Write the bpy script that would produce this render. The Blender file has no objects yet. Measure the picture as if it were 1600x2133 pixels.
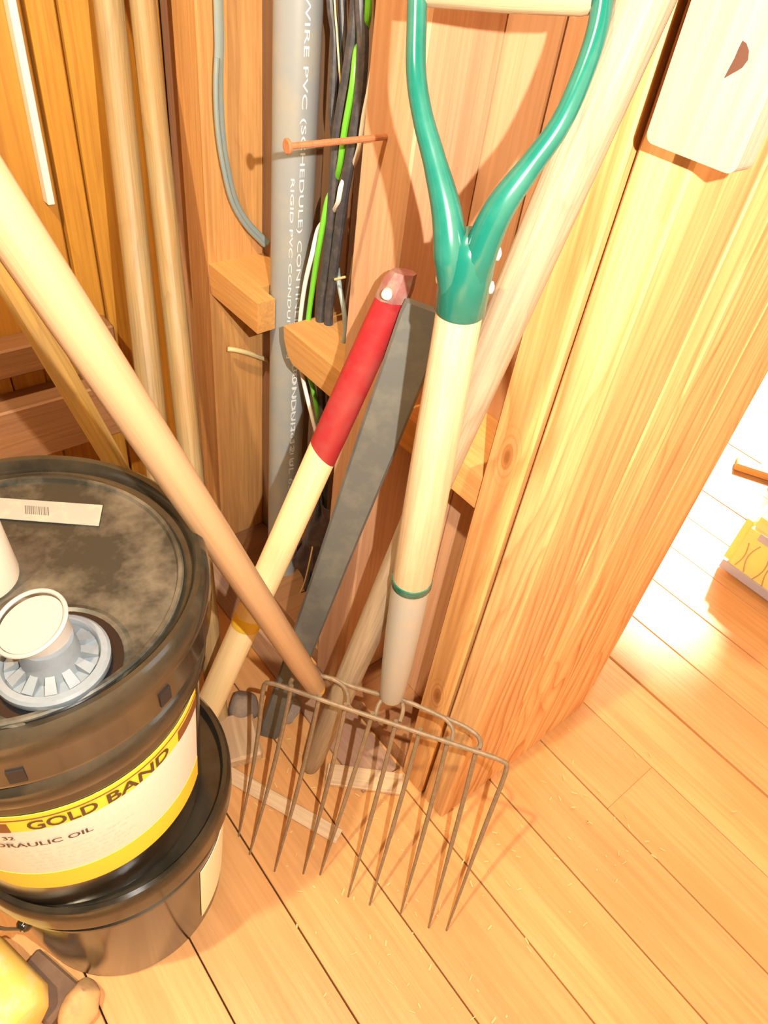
import bpy, bmesh, math, random
from mathutils import Vector, Matrix

random.seed(7)
SC = bpy.context.scene
COL = SC.collection

# ------------------------------------------------------------------ camera
cd = bpy.data.cameras.new('camera')
cam = bpy.data.objects.new('camera', cd)
COL.objects.link(cam)
cd.sensor_fit = 'VERTICAL'
cd.sensor_height = 24.0
cd.lens = 1500.0 / 2133.0 * 24.0
cd.clip_start = 0.02
cam.matrix_world = Matrix(((0.776534, 0.360142, -0.517003, 0.0), (-0.619425, 0.586585, -0.521758, 0.0), (0.115359, 0.725407, 0.678585, 1.125), (0, 0, 0, 1)))
SC.camera = cam
RIGHT = Vector((0.776534, -0.619425, 0.115359))
UP = Vector((0.360142, 0.586585, 0.725407))

# ------------------------------------------------------------------ light
SC.view_settings.view_transform = 'Standard'
SC.view_settings.look = 'None'
SC.view_settings.gamma = 1.0
SC.view_settings.use_curve_mapping = False
SC.view_settings.exposure = 0.42
w = bpy.data.worlds.new('world')
SC.world = w
w.use_nodes = True
w.node_tree.nodes['Background'].inputs[0].default_value = (1.0, 0.86, 0.68, 1)
w.node_tree.nodes['Background'].inputs[1].default_value = 0.035


def lamp(name, kind, energy, color, loc, aim=None, **kw):
    d = bpy.data.lights.new(name, kind)
    d.energy = energy
    d.color = color
    for k, v in kw.items():
        setattr(d, k, v)
    o = bpy.data.objects.new(name, d)
    COL.objects.link(o)
    o.location = loc
    if aim is not None:
        o.rotation_euler = (Vector(aim)).to_track_quat('-Z', 'Y').to_euler()
    return o


# the camera's own flash, a hand's breadth beside the lens
lamp('camera_flash', 'POINT', 40.0, (1.0, 0.95, 0.86), Vector((0, 0, 1.125)) + RIGHT * 0.085 + UP * 0.035, shadow_soft_size=0.0035)
# bulb hanging from the rafters behind the photographer
lamp('ceiling_bulb', 'POINT', 118.0, (1.0, 0.78, 0.50), (-0.45, 0.32, 2.2), shadow_soft_size=0.022)
# sun and open-door daylight reaching the floor past the end of the partition
lamp('sun', 'SUN', 16.0, (1.0, 0.95, 0.82), (3, 1.5, 3), aim=(-1.0, -0.30, -1.0), angle=math.radians(4.0))
lamp('door_daylight', 'AREA', 34.0, (1.0, 0.95, 0.85), (2.66, 1.01, 0.82), aim=(-1, -0.25, -0.2), shape='RECTANGLE', size=0.66, size_y=1.55)
# added fill lamp that brightens the post face, set in an unseen made-up window
lamp('post_face_fill', 'AREA', 8.0, (1.0, 0.95, 0.86), (1.6, -1.03, 1.4), aim=(0, 1, -0.25), shape='RECTANGLE', size=0.96, size_y=0.96)


# ------------------------------------------------------------------ materials
def nt(name):
    m = bpy.data.materials.new(name)
    m.use_nodes = True
    t = m.node_tree
    return m, t, t.nodes['Principled BSDF']


def N(t, typ, **inp):
    n = t.nodes.new(typ)
    for k, v in inp.items():
        if k in n.inputs:
            n.inputs[k].default_value = v
        else:
            setattr(n, k, v)
    return n


def mixrgb(t, a, b, fac, mode='MIX'):
    n = t.nodes.new('ShaderNodeMix')
    n.data_type = 'RGBA'
    n.blend_type = mode
    for i, v in ((0, fac), (6, a), (7, b)):
        if hasattr(v, 'links'):
            t.links.new(v, n.inputs[i])
        else:
            n.inputs[i].default_value = v if i == 0 else (*v, 1)
    return n.outputs[2]


def wood(name, light, dark, axis=2, s=1.0, rough=0.6, ring=0.55, stain=None, stain_amt=0.5, knots=0.0, at_knots=()):
    m, t, b = nt(name)
    L = t.links.new
    tc = t.nodes.new('ShaderNodeTexCoord')
    oi = t.nodes.new('ShaderNodeObjectInfo')
    off = t.nodes.new('ShaderNodeVectorMath')
    off.operation = 'MULTIPLY_ADD'
    L(oi.outputs['Random'], off.inputs[0])
    off.inputs[1].default_value = (3.1, 5.3, 7.7)
    L(tc.outputs['Object'], off.inputs[2])

    def stretched(k):
        mp = t.nodes.new('ShaderNodeMapping')
        sc = [1.0, 1.0, 1.0]
        sc[axis] = k
        mp.inputs['Scale'].default_value = sc
        L(off.outputs[0], mp.inputs['Vector'])
        return mp.outputs[0]
    # growth rings cut lengthways: bands warped by slow noise
    warp = N(t, 'ShaderNodeTexNoise', Scale=9 * s, Detail=2.0)
    L(stretched(0.22), warp.inputs['Vector'])
    add = t.nodes.new('ShaderNodeVectorMath')
    add.operation = 'MULTIPLY_ADD'
    L(warp.outputs['Color'], add.inputs[0])
    add.inputs[1].default_value = (0.09 / s, 0.09 / s, 0.09 / s)
    L(stretched(0.06), add.inputs[2])
    wv = N(t, 'ShaderNodeTexWave', Scale=40 * s, Distortion=4.5, Detail=3.0)
    wv.wave_type = 'BANDS'
    wv.bands_direction = 'DIAGONAL'
    wv.wave_profile = 'SAW'
    L(add.outputs[0], wv.inputs['Vector'])
    fib = N(t, 'ShaderNodeTexNoise', Scale=230 * s, Detail=3.0)
    L(stretched(0.03), fib.inputs['Vector'])
    blot = N(t, 'ShaderNodeTexNoise', Scale=11 * s, Detail=4.0, Roughness=0.6)
    L(stretched(0.35), blot.inputs['Vector'])
    cr = t.nodes.new('ShaderNodeValToRGB')
    cr.color_ramp.elements[0].position = 0.25
    cr.color_ramp.elements[1].position = 0.75
    L(blot.outputs['Fac'], cr.inputs[0])
    wr_ = t.nodes.new('ShaderNodeValToRGB')
    e = wr_.color_ramp.elements
    e[0].position = 0.0
    e[0].color = (0.25, 0.25, 0.25, 1)
    e[1].position = 1.0
    e[1].color = (0.15, 0.15, 0.15, 1)
    for pos, v in ((0.35, 0.0), (0.72, 0.45), (0.90, 1.0)):
        q = e.new(pos)
        q.color = (v, v, v, 1)
    L(wv.outputs['Fac'], wr_.inputs[0])
    c = mixrgb(t, light, dark, wr_.outputs[0])
    # rings stand out in some streaks and fade in others
    amp = N(t, 'ShaderNodeTexNoise', Scale=22 * s, Detail=2.0)
    L(stretched(0.10), amp.inputs['Vector'])
    ar = t.nodes.new('ShaderNodeMapRange')
    ar.inputs['From Min'].default_value = 0.38
    ar.inputs['From Max'].default_value = 0.62
    ar.inputs['To Min'].default_value = ring * 0.15
    ar.inputs['To Max'].default_value = ring
    L(amp.outputs['Fac'], ar.inputs['Value'])
    c = mixrgb(t, light, c, ar.outputs[0])
    strk = N(t, 'ShaderNodeTexNoise', Scale=48 * s, Detail=2.0)
    L(stretched(0.035), strk.inputs['Vector'])
    sr = t.nodes.new('ShaderNodeMapRange')
    sr.inputs['From Min'].default_value = 0.50
    sr.inputs['From Max'].default_value = 0.70
    sr.inputs['To Max'].default_value = 0.75
    L(strk.outputs['Fac'], sr.inputs['Value'])
    c = mixrgb(t, c, tuple(0.30 * x + 0.70 * y for x, y in zip(light, dark)), sr.outputs[0])
    mid = tuple((x + y) / 2 for x, y in zip(light, dark))
    fr = t.nodes.new('ShaderNodeMapRange')
    fr.inputs['From Min'].default_value = 0.42
    fr.inputs['From Max'].default_value = 0.75
    fr.inputs['To Max'].default_value = 0.6
    L(fib.outputs['Fac'], fr.inputs['Value'])
    c = mixrgb(t, c, dark, fr.outputs[0])
    br = t.nodes.new('ShaderNodeMapRange')
    br.inputs['To Max'].default_value = stain_amt
    L(cr.outputs[0], br.inputs['Value'])
    c = mixrgb(t, c, stain or mid, br.outputs[0])
    if knots:
        vo = N(t, 'ShaderNodeTexVoronoi', Scale=7.0)
        L(stretched(0.45), vo.inputs['Vector'])
        kr = t.nodes.new('ShaderNodeMapRange')
        kr.inputs['From Min'].default_value = 0.05
        kr.inputs['From Max'].default_value = 0.11
        kr.inputs['To Min'].default_value = knots
        kr.inputs['To Max'].default_value = 0.0
        L(vo.outputs['Distance'], kr.inputs['Value'])
        c = mixrgb(t, c, tuple(x * 0.5 for x in dark), kr.outputs[0])
    for (ky, kz, kr_) in at_knots:      # single knots with their rings, at known spots of the face
        sx = t.nodes.new('ShaderNodeVectorMath')
        sx.operation = 'SUBTRACT'
        L(tc.outputs['Object'], sx.inputs[0])
        sx.inputs[1].default_value = (0, ky, kz)
        ml = t.nodes.new('ShaderNodeVectorMath')
        ml.operation = 'MULTIPLY'
        ml.inputs[1].default_value = (0, 1, 0.42)
        L(sx.outputs[0], ml.inputs[0])
        ln = t.nodes.new('ShaderNodeVectorMath')
        ln.operation = 'LENGTH'
        L(ml.outputs[0], ln.inputs[0])
        rw = t.nodes.new('ShaderNodeMath')
        rw.operation = 'MULTIPLY'
        rw.inputs[1].default_value = 1300
        L(ln.outputs['Value'], rw.inputs[0])
        sn = t.nodes.new('ShaderNodeMath')
        sn.operation = 'SINE'
        L(rw.outputs[0], sn.inputs[0])
        fall = t.nodes.new('ShaderNodeMapRange')
        fall.inputs['From Min'].default_value = kr_ * 0.8
        fall.inputs['From Max'].default_value = kr_ * 2.6
        fall.inputs['To Min'].default_value = 0.55
        fall.inputs['To Max'].default_value = 0.0
        L(ln.outputs['Value'], fall.inputs['Value'])
        mu = t.nodes.new('ShaderNodeMath')
        mu.operation = 'MULTIPLY'
        mu.use_clamp = True
        L(sn.outputs[0], mu.inputs[0])
        L(fall.outputs[0], mu.inputs[1])
        c = mixrgb(t, c, dark, mu.outputs[0])
        core = t.nodes.new('ShaderNodeMapRange')
        core.inputs['From Min'].default_value = kr_ * 0.35
        core.inputs['From Max'].default_value = kr_
        core.inputs['To Min'].default_value = 0.9
        core.inputs['To Max'].default_value = 0.0
        L(ln.outputs['Value'], core.inputs['Value'])
        c = mixrgb(t, c, tuple(x * 0.75 for x in dark), core.outputs[0])
    # each board a little lighter or darker than the next
    hv = t.nodes.new('ShaderNodeHueSaturation')
    vr = t.nodes.new('ShaderNodeMapRange')
    vr.inputs['To Min'].default_value = 0.84
    vr.inputs['To Max'].default_value = 1.12
    L(oi.outputs['Random'], vr.inputs['Value'])
    L(vr.outputs[0], hv.inputs['Value'])
    L(c, hv.inputs['Color'])
    L(hv.outputs[0], b.inputs['Base Color'])
    b.inputs['Roughness'].default_value = rough
    bp = N(t, 'ShaderNodeBump', Strength=0.35, Distance=0.0015)
    L(fib.outputs['Fac'], bp.inputs['Height'])
    L(bp.outputs[0], b.inputs['Normal'])
    return m


def plain(name, col, rough=0.5, metal=0.0, spot=None, amt=0.5, scale=40.0, bump=0.0, coat=0.0, lo=0.45, hi=0.65, detail=5.0):
    m, t, b = nt(name)
    b.inputs['Base Color'].default_value = (*col, 1)
    b.inputs['Roughness'].default_value = rough
    b.inputs['Metallic'].default_value = metal
    if coat:
        b.inputs['Coat Weight'].default_value = coat
        b.inputs['Coat Roughness'].default_value = 0.12
    if spot:
        tc = t.nodes.new('ShaderNodeTexCoord')
        n = N(t, 'ShaderNodeTexNoise', Scale=scale, Detail=detail, Roughness=0.65)
        t.links.new(tc.outputs['Object'], n.inputs['Vector'])
        r = t.nodes.new('ShaderNodeMapRange')
        r.inputs['From Min'].default_value = lo
        r.inputs['From Max'].default_value = hi
        r.inputs['To Max'].default_value = amt
        t.links.new(n.outputs['Fac'], r.inputs['Value'])
        t.links.new(mixrgb(t, col, spot, r.outputs[0]), b.inputs['Base Color'])
        if bump:
            bp = N(t, 'ShaderNodeBump', Strength=bump, Distance=0.002)
            t.links.new(n.outputs['Fac'], bp.inputs['Height'])
            t.links.new(bp.outputs[0], b.inputs['Normal'])
    return m


FLOOR = wood('floor_pine', (0.76, 0.41, 0.15), (0.54, 0.25, 0.07), axis=1, s=0.7, rough=0.5, ring=0.28, stain=(0.56, 0.25, 0.08), stain_amt=0.65)
STUD = wood('stud_pine', (0.66, 0.36, 0.12), (0.40, 0.17, 0.04), s=1.0, stain=(0.36, 0.17, 0.07), stain_amt=0.5, knots=0.6)
POST = wood('post_pine', (0.74, 0.46, 0.20), (0.36, 0.11, 0.02), s=0.8, ring=0.95, stain=(0.75, 0.36, 0.12), stain_amt=0.35, knots=0.5)
POSTK = wood('post_pine_knots', (0.72, 0.41, 0.15), (0.38, 0.13, 0.025), s=0.8, ring=0.8, stain=(0.72, 0.33, 0.10), stain_amt=0.3, at_knots=((0.332, 0.690, 0.0075), (0.330, 0.260, 0.0085), (0.335, 1.25, 0.008)))
SHEATH = wood('sheathing', (0.60, 0.33, 0.17), (0.42, 0.19, 0.08), s=0.8, ring=0.35, stain=(0.52, 0.34, 0.22), stain_amt=0.5)
SHEATHD = wood('shaded_sheathing', (0.30, 0.165, 0.085), (0.17, 0.085, 0.04), s=0.8, ring=0.35, stain=(0.20, 0.13, 0.09), stain_amt=0.6)  # darker copy of the sheathing, the bay's shade put into its colour
OCHRE = wood('ochre_boards', (0.66, 0.32, 0.035), (0.32, 0.12, 0.012), s=0.8, ring=0.3, stain=(0.40, 0.16, 0.02), stain_amt=0.5)
BROWN = wood('brown_board', (0.34, 0.15, 0.05), (0.18, 0.07, 0.02), axis=0, s=0.9, stain=(0.26, 0.14, 0.08))
BLOCK = wood('block_pine', (0.66, 0.34, 0.09), (0.46, 0.19, 0.04), axis=1, s=1.0, rough=0.6, stain=(0.50, 0.30, 0.15), stain_amt=0.4)
WEATHER = wood('weathered_handle', (0.40, 0.31, 0.20), (0.18, 0.125, 0.07), s=1.8, ring=0.6, stain=(0.38, 0.28, 0.17), stain_amt=0.5, rough=0.7)
OLDPOLE = wood('old_pole', (0.36, 0.28, 0.14), (0.13, 0.095, 0.05), s=1.6, ring=0.55, stain=(0.42, 0.23, 0.07), stain_amt=0.7, rough=0.5)
TAN = wood('varnished_tan', (0.37, 0.225, 0.115), (0.31, 0.175, 0.075), s=0.9, ring=0.25, stain=(0.39, 0.26, 0.145), stain_amt=0.4, rough=0.38)
CREAM = wood('cream_handle', (0.76, 0.62, 0.35), (0.62, 0.47, 0.22), s=1.1, ring=0.2, stain=(0.70, 0.54, 0.28), rough=0.55)
ASH = wood('ash_shaft', (0.52, 0.41, 0.25), (0.30, 0.21, 0.11), s=1.4, ring=0.4, stain=(0.38, 0.28, 0.16), stain_amt=0.6, rough=0.33)
STICK = wood('split_stick', (0.56, 0.33, 0.06), (0.30, 0.16, 0.03), s=1.3, ring=0.6, stain=(0.36, 0.25, 0.14))
PALE = wood('pale_board', (0.34, 0.27, 0.185), (0.24, 0.15, 0.09), s=1.0, ring=0.35, stain=(0.27, 0.18, 0.135), stain_amt=0.9, rough=0.7)
LATH = wood('grey_lath', (0.62, 0.46, 0.28), (0.38, 0.24, 0.12), axis=1, s=1.2, ring=0.3, stain=(0.40, 0.26, 0.16))
GREEN = plain('green_paint', (0.006, 0.105, 0.075), 0.22, spot=(0.05, 0.18, 0.13), amt=0.25, scale=25, coat=0.3)
RED = plain('red_paint', (0.30, 0.016, 0.020), 0.4, spot=(0.28, 0.065, 0.055), amt=0.6, scale=14)
REDWORN = plain('worn_red', (0.24, 0.085, 0.075), 0.6, spot=(0.24, 0.18, 0.13), amt=0.9, scale=70)
GREYBAR = plain('grey_bar', (0.10, 0.105, 0.095), 0.55, spot=(0.17, 0.16, 0.125), amt=0.5, scale=30, bump=0.15)
STEEL = plain('grey_steel', (0.33, 0.32, 0.28), 0.35, metal=0.0, spot=(0.38, 0.32, 0.22), amt=0.5, scale=50)
RUST = plain('rusty_iron', (0.19, 0.135, 0.075), 0.6, metal=0.1, spot=(0.29, 0.18, 0.105), amt=0.7, scale=120, bump=0.3)
NAILM = plain('rusty_nail', (0.36, 0.14, 0.06), 0.6, spot=(0.25, 0.09, 0.035), amt=0.7, scale=200)
PVC = plain('grey_pvc', (0.29, 0.31, 0.31), 0.36, spot=(0.37, 0.35, 0.27), amt=0.7, scale=14)
PRINT = plain('white_print', (0.72, 0.74, 0.74), 0.5)
BLACKCABLE = plain('black_cable', (0.045, 0.045, 0.050), 0.45, spot=(0.11, 0.095, 0.08), amt=0.6, scale=90)
TAPE = plain('black_tape', (0.006, 0.006, 0.008), 0.55)
GREENWIRE = plain('green_wire', (0.15, 0.52, 0.035), 0.4)
WHITEWIRE = plain('white_wire', (0.82, 0.80, 0.70), 0.4)
CREAMWIRE = plain('cream_wire', (0.70, 0.58, 0.30), 0.5)
GREYCABLE = plain('blue_grey_cable', (0.25, 0.32, 0.32), 0.45, spot=(0.32, 0.33, 0.25), amt=0.5, scale=40)
PAIL = plain('black_plastic', (0.018, 0.015, 0.010), 0.16, spot=(0.060, 0.045, 0.026), amt=0.35, scale=16, lo=0.42, hi=0.62)
LIDM = plain('dusty_lid', (0.022, 0.022, 0.017), 0.27, spot=(0.12, 0.10, 0.07), amt=0.95, scale=11, bump=0.1, lo=0.46, hi=0.66)
OILY = plain('oily_black', (0.006, 0.006, 0.007), 0.12)
SPOUTW = plain('spout_white', (0.30, 0.275, 0.24), 0.45)
SPOUTG = plain('spout_grey', (0.16, 0.18, 0.195), 0.25, spot=(0.13, 0.14, 0.14), amt=0.4, scale=80)
LABW = plain('label_white', (0.66, 0.61, 0.53), 0.5, spot=(0.56, 0.52, 0.46), amt=0.35, scale=260)
LABY = plain('label_yellow', (0.74, 0.54, 0.035), 0.45)
LABB = plain('label_brown', (0.16, 0.055, 0.012), 0.45)
INK = plain('dark_ink', (0.06, 0.035, 0.012), 0.5)
INKK = plain('black_ink', (0.04, 0.035, 0.03), 0.5)
BARINK = plain('bar_ink', (0.11, 0.10, 0.085), 0.6)
PALEINK = plain('pale_ink', (0.55, 0.50, 0.42), 0.6)
STICKER = plain('dirty_sticker', (0.27, 0.25, 0.21), 0.6, spot=(0.34, 0.30, 0.22), amt=0.8, scale=60, lo=0.5, hi=0.62)
BOTTLE = plain('cream_bottle', (0.55, 0.46, 0.35), 0.45)
EYELET = plain('eyelet_metal', (0.72, 0.66, 0.52), 0.35, metal=0.2)
RIVET = plain('rivet_metal', (0.80, 0.76, 0.68), 0.3, metal=0.3)
YPAINT = plain('yellow_paint', (0.72, 0.46, 0.02), 0.45, spot=(0.6, 0.45, 0.12), amt=0.5, scale=70)
LOGM = plain('yellow_log', (0.92, 0.60, 0.13), 0.6, spot=(0.80, 0.66, 0.42), amt=0.7, scale=30, bump=0.25)
STONE = plain('tan_stone', (0.60, 0.36, 0.15), 0.8, spot=(0.40, 0.22, 0.12), amt=0.8, scale=30, bump=0.5)
DARKSTONE = plain('dark_stone', (0.20, 0.16, 0.13), 0.85, spot=(0.30, 0.22, 0.14), amt=0.8, scale=45, bump=0.5)
DARKWOOD = plain('dark_wood', (0.17, 0.10, 0.06), 0.75, spot=(0.11, 0.06, 0.035), amt=0.7, scale=25)
WIREM = plain('bail_wire', (0.55, 0.45, 0.28), 0.25, metal=0.9)
BAGY = plain('yellow_sack', (0.88, 0.72, 0.22), 0.6, spot=(0.86, 0.62, 0.25), amt=0.5, scale=18)
BAGB = plain('sack_stripe', (0.42, 0.42, 0.50), 0.6)
BAGL = plain('sack_lines', (0.42, 0.34, 0.16), 0.6)
BLACKFILM = plain('black_film', (0.03, 0.022, 0.025), 0.35, spot=(0.09, 0.06, 0.06), amt=0.5, scale=60)
PLASTER = plain('outer_wall', (0.62, 0.42, 0.22), 0.8, spot=(0.5, 0.32, 0.16), amt=0.5, scale=5)
HOLE = plain('hole_brown', (0.07, 0.022, 0.008), 0.9)
PALESTK = plain('cream_sticker', (0.90, 0.82, 0.60), 0.5)
STRAW = plain('straw_bits', (0.62, 0.44, 0.18), 0.8)


# ------------------------------------------------------------------ mesh helpers
class MB:
    def __init__(self):
        self.v = []
        self.f = []

    def box(self, lo, hi, bev=0.0):
        (x0, y0, z0), (x1, y1, z1) = lo, hi
        bm = bmesh.new()
        bmesh.ops.create_cube(bm, size=1.0)
        for q in bm.verts:
            q.co = Vector(((x0 + x1) / 2 + q.co.x * (x1 - x0), (y0 + y1) / 2 + q.co.y * (y1 - y0), (z0 + z1) / 2 + q.co.z * (z1 - z0)))
        if bev:
            bmesh.ops.bevel(bm, geom=bm.edges[:], offset=bev, segments=1, affect='EDGES')
        return self.bm(bm)

    def bm(self, bm):
        n = len(self.v)
        bm.verts.index_update()
        self.v += [q.co.copy() for q in bm.verts]
        self.f += [[n + q.index for q in fc.verts] for fc in bm.faces]
        bm.free()
        return self

    def ring_skin(self, rings, closed=True, cap0=True, cap1=True):
        n0 = len(self.v)
        k = len(rings[0])
        for r in rings:
            self.v += [Vector(p) for p in r]
        m = k if closed else k - 1
        for i in range(len(rings) - 1):
            for j in range(m):
                a = n0 + i * k + j
                b = n0 + i * k + (j + 1) % k
                self.f.append([a, b, b + k, a + k])
        if cap0:
            self.f.append([n0 + j for j in reversed(range(k))])
        if cap1:
            e = n0 + (len(rings) - 1) * k
            self.f.append([e + j for j in range(k)])
        return self

    def tube(self, pts, r, seg=10, flat=1.0, up=None, cap=True):
        pts = [Vector(p) for p in pts]
        n = len(pts)
        rs = r if isinstance(r, (list, tuple)) else [r] * n
        ref = Vector(up) if up else None
        rings = []
        prev = None
        for i, p in enumerate(pts):
            d = (pts[min(i + 1, n - 1)] - pts[max(i - 1, 0)]).normalized()
            if prev is None:
                a = ref or (Vector((0, 0, 1)) if abs(d.z) < 0.9 else Vector((1, 0, 0)))
            else:
                a = prev
            s = (a - d * a.dot(d)).normalized()
            t = d.cross(s)
            prev = s
            rings.append([p + s * (rs[i] * math.cos(q)) + t * (rs[i] * flat * math.sin(q)) for q in [2 * math.pi * j / seg for j in range(seg)]])
        return self.ring_skin(rings, cap0=cap, cap1=cap)

    def lathe(self, prof, c=(0, 0, 0), seg=96, close=False):
        rings = []
        for (r, z) in prof:
            rings.append([Vector((c[0] + r * math.cos(2 * math.pi * j / seg), c[1] + r * math.sin(2 * math.pi * j / seg), c[2] + z)) for j in range(seg)])
        return self.ring_skin(rings, cap0=not close, cap1=not close)

    def prism(self, poly, axis, a, b):
        def P(u, v, w):
            return Vector((w, u, v)) if axis == 0 else Vector((u, w, v)) if axis == 1 else Vector((u, v, w))
        return self.ring_skin([[P(u, v, a) for u, v in poly], [P(u, v, b) for u, v in poly]])

    def build(self, name, mat, parent=None, smooth=True, matrix=None, label=None):
        me = bpy.data.meshes.new(name)
        me.from_pydata([tuple(p) for p in self.v], [], self.f)
        bm = bmesh.new()
        bm.from_mesh(me)
        bmesh.ops.recalc_face_normals(bm, faces=bm.faces[:])
        bm.to_mesh(me)
        bm.free()
        me.materials.append(mat)
        if smooth:
            me.polygons.foreach_set('use_smooth', [True] * len(me.polygons))
            me.set_sharp_from_angle(angle=math.radians(35))
        return link(name, me, parent, matrix, label)


def link(name, me, parent=None, matrix=None, label=None):
    o = bpy.data.objects.new(name, me)
    COL.objects.link(o)
    if parent is not None:
        o.parent = parent
        o.matrix_parent_inverse = WORLD[parent.name].inverted()
    if matrix is not None:
        o.matrix_basis = matrix
        WORLD[o.name] = matrix.copy()
    else:
        WORLD[o.name] = Matrix.Identity(4)
    if parent is not None and o.parent.type != 'EMPTY' and matrix is None:
        pass
    if label:
        o['label'] = label
    return o


WORLD = {}


def thing(name, label, cat, loc, group=None):
    o = bpy.data.objects.new(name, None)
    o.empty_display_size = 0.05
    COL.objects.link(o)
    o.location = loc
    WORLD[o.name] = Matrix.Translation(loc)
    return tag(o, label, cat, group)


def tag(o, label, cat, group=None):
    o['label'] = label
    o['category'] = cat
    if group:
        o['group'] = group
    return o


def struct(o, label=None, cat=None):
    o['kind'] = 'structure'
    if label:
        o['label'] = label
    if cat:
        o['category'] = cat
    return o


def smooth_path(pts, sub=6):
    P = [Vector(p) for p in pts]
    P = [P[0] * 2 - P[1]] + P + [P[-1] * 2 - P[-2]]
    out = []
    for i in range(1, len(P) - 2):
        for k in range(sub):
            t = k / sub
            a, b, c, d = P[i - 1], P[i], P[i + 1], P[i + 2]
            out.append(0.5 * ((2 * b) + (c - a) * t + (2 * a - 5 * b + 4 * c - d) * t * t + (3 * b - a - 3 * c + d) * t ** 3))
    out.append(P[-2])
    return out


def axis_matrix(a, b, facing=None):
    """local +z runs from a to b; local y turned towards 'facing'"""
    a, b = Vector(a), Vector(b)
    z = (b - a).normalized()
    f = Vector(facing) if facing else Vector((0, -1, 0))
    y = (f - z * f.dot(z)).normalized()
    x = y.cross(z)
    M = Matrix((x, y, z)).transposed().to_4x4()
    M.translation = a
    return M, (b - a).length


def profile_pole(prof, seg=20, flat=1.0, wob=0.0):
    """prof: (z, radius) along local z"""
    rings = []
    for i, (z, r) in enumerate(prof):
        ox, oy = wob * math.sin(z * 9.0 + 1), wob * math.cos(z * 7.0)
        rings.append([Vector((ox + r * math.cos(2 * math.pi * j / seg), oy + r * flat * math.sin(2 * math.pi * j / seg), z)) for j in range(seg)])
    return MB().ring_skin(rings)


def text_shape(s, w, h, bold=0.0):
    """flat outline of a line of text, scaled to w x h, origin bottom-left"""
    cu = bpy.data.curves.new('lettering', 'FONT')
    cu.body = s
    cu.fill_mode = 'FRONT'
    cu.resolution_u = 3
    cu.offset = bold
    o = bpy.data.objects.new('lettering', cu)
    COL.objects.link(o)
    dg = bpy.context.evaluated_depsgraph_get()
    dg.update()
    me = bpy.data.meshes.new_from_object(o.evaluated_get(dg))
    vs = [v.co.copy() for v in me.vertices]
    fs = [list(p.vertices) for p in me.polygons]
    bpy.data.objects.remove(o)
    bpy.data.curves.remove(cu)
    bpy.data.meshes.remove(me)
    x0 = min(v.x for v in vs); x1 = max(v.x for v in vs)
    y0 = min(v.y for v in vs); y1 = max(v.y for v in vs)
    vs = [((v.x - x0) / (x1 - x0) * w, (v.y - y0) / (y1 - y0) * h) for v in vs]
    return vs, fs


def raw(name, vs, fs, mat, parent):
    mb = MB()
    mb.v = [Vector(p) for p in vs]
    mb.f = fs
    return mb.build(name, mat, parent, smooth=False)


# ------------------------------------------------------------------ floor
fl = struct(MB().box((-0.95, -1.0, -0.06), (2.7, 1.14, -0.022)).build('floor', DARKWOOD, smooth=False), 'worn pine plank floor', 'floor')
pw = 0.1272
k0 = -10
for k in range(k0, 19):
    x0 = 0.347 + k * pw
    x1 = x0 + pw
    g0 = 0.0028 if k == 5 else 0.0011
    g1 = 0.0028 if k == 4 else 0.0011
    if k == -1:
        g0 = 0.0011
    dz = random.uniform(-0.0012, 0.0)
    cuts = [-1.0, 1.14]
    if k in (3, -2, 6, 0):
        cuts = [-1.0, {3: 0.105, -2: -0.2, 6: -0.3, 0: -0.12}[k], 1.14]
    for ya, yb in zip(cuts[:-1], cuts[1:]):
        MB().box((x0 + g0, ya + 0.0001, -0.022), (x1 - g1, yb - 0.0001, dz), bev=0.0007).build('plank', FLOOR, fl, smooth=False)

# ------------------------------------------------------------------ stud wall on the right (plane X)
XF, XB = 0.488, 0.583
wr = struct(MB().box((0.604, 0.36, 0.0), (0.625, 1.14, 2.4)).build('wall_right', SHEATH, smooth=False), 'open stud wall lined with rough vertical boards', 'wall')
ys = [0.36, 0.465, 0.60, 0.735, 0.86, 0.985, 1.10]
for a, b in zip(ys[:-1], ys[1:]):
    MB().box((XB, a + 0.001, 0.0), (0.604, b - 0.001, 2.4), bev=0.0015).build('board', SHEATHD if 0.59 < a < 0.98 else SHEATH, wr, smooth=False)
# studs
MB().box((XF, 0.944, 0.0), (XB, 1.010, 2.4), bev=0.0025).build('stud', STUD, wr, smooth=False)
MB().box((XF, 0.530, 0.0), (XB, 0.606, 2.4), bev=0.0025).build('stud', SHEATH, wr, smooth=False)
MB().box((0.515, 1.045, 0.0), (XB, 1.10, 2.4), bev=0.0025).build('stud', SHEATH, wr, smooth=False)
# blocking between the studs
MB().prism([(XF, 0.944), (XF, 0.806), (0.5185, 0.808), (0.5185, 0.847), (XB, 0.847), (XB, 0.944)], 2, 0.585, 0.632).build('block', BLOCK, wr, smooth=False)
MB().prism([(0.606, 0.585), (0.606, 0.632), (0.739, 0.632), (0.737, 0.612), (0.726, 0.592), (0.715, 0.585)], 0, XF, XB).build('block', BLOCK, wr, smooth=False)
MB().prism([(0.530, 0.598), (0.530, 0.642), (0.357, 0.642), (0.357, 0.598)], 0, XF + 0.004, XB).build('block', BLOCK, wr, smooth=False)
# bottom plate
MB().box((XF + 0.004, 0.606, 0.0), (XB, 0.944, 0.045), bev=0.002).build('bottom_plate', BROWN, wr, smooth=False)
MB().box((XF + 0.004, 0.358, 0.0), (XB, 0.530, 0.045), bev=0.002).build('bottom_plate', BROWN, wr, smooth=False)

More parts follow.
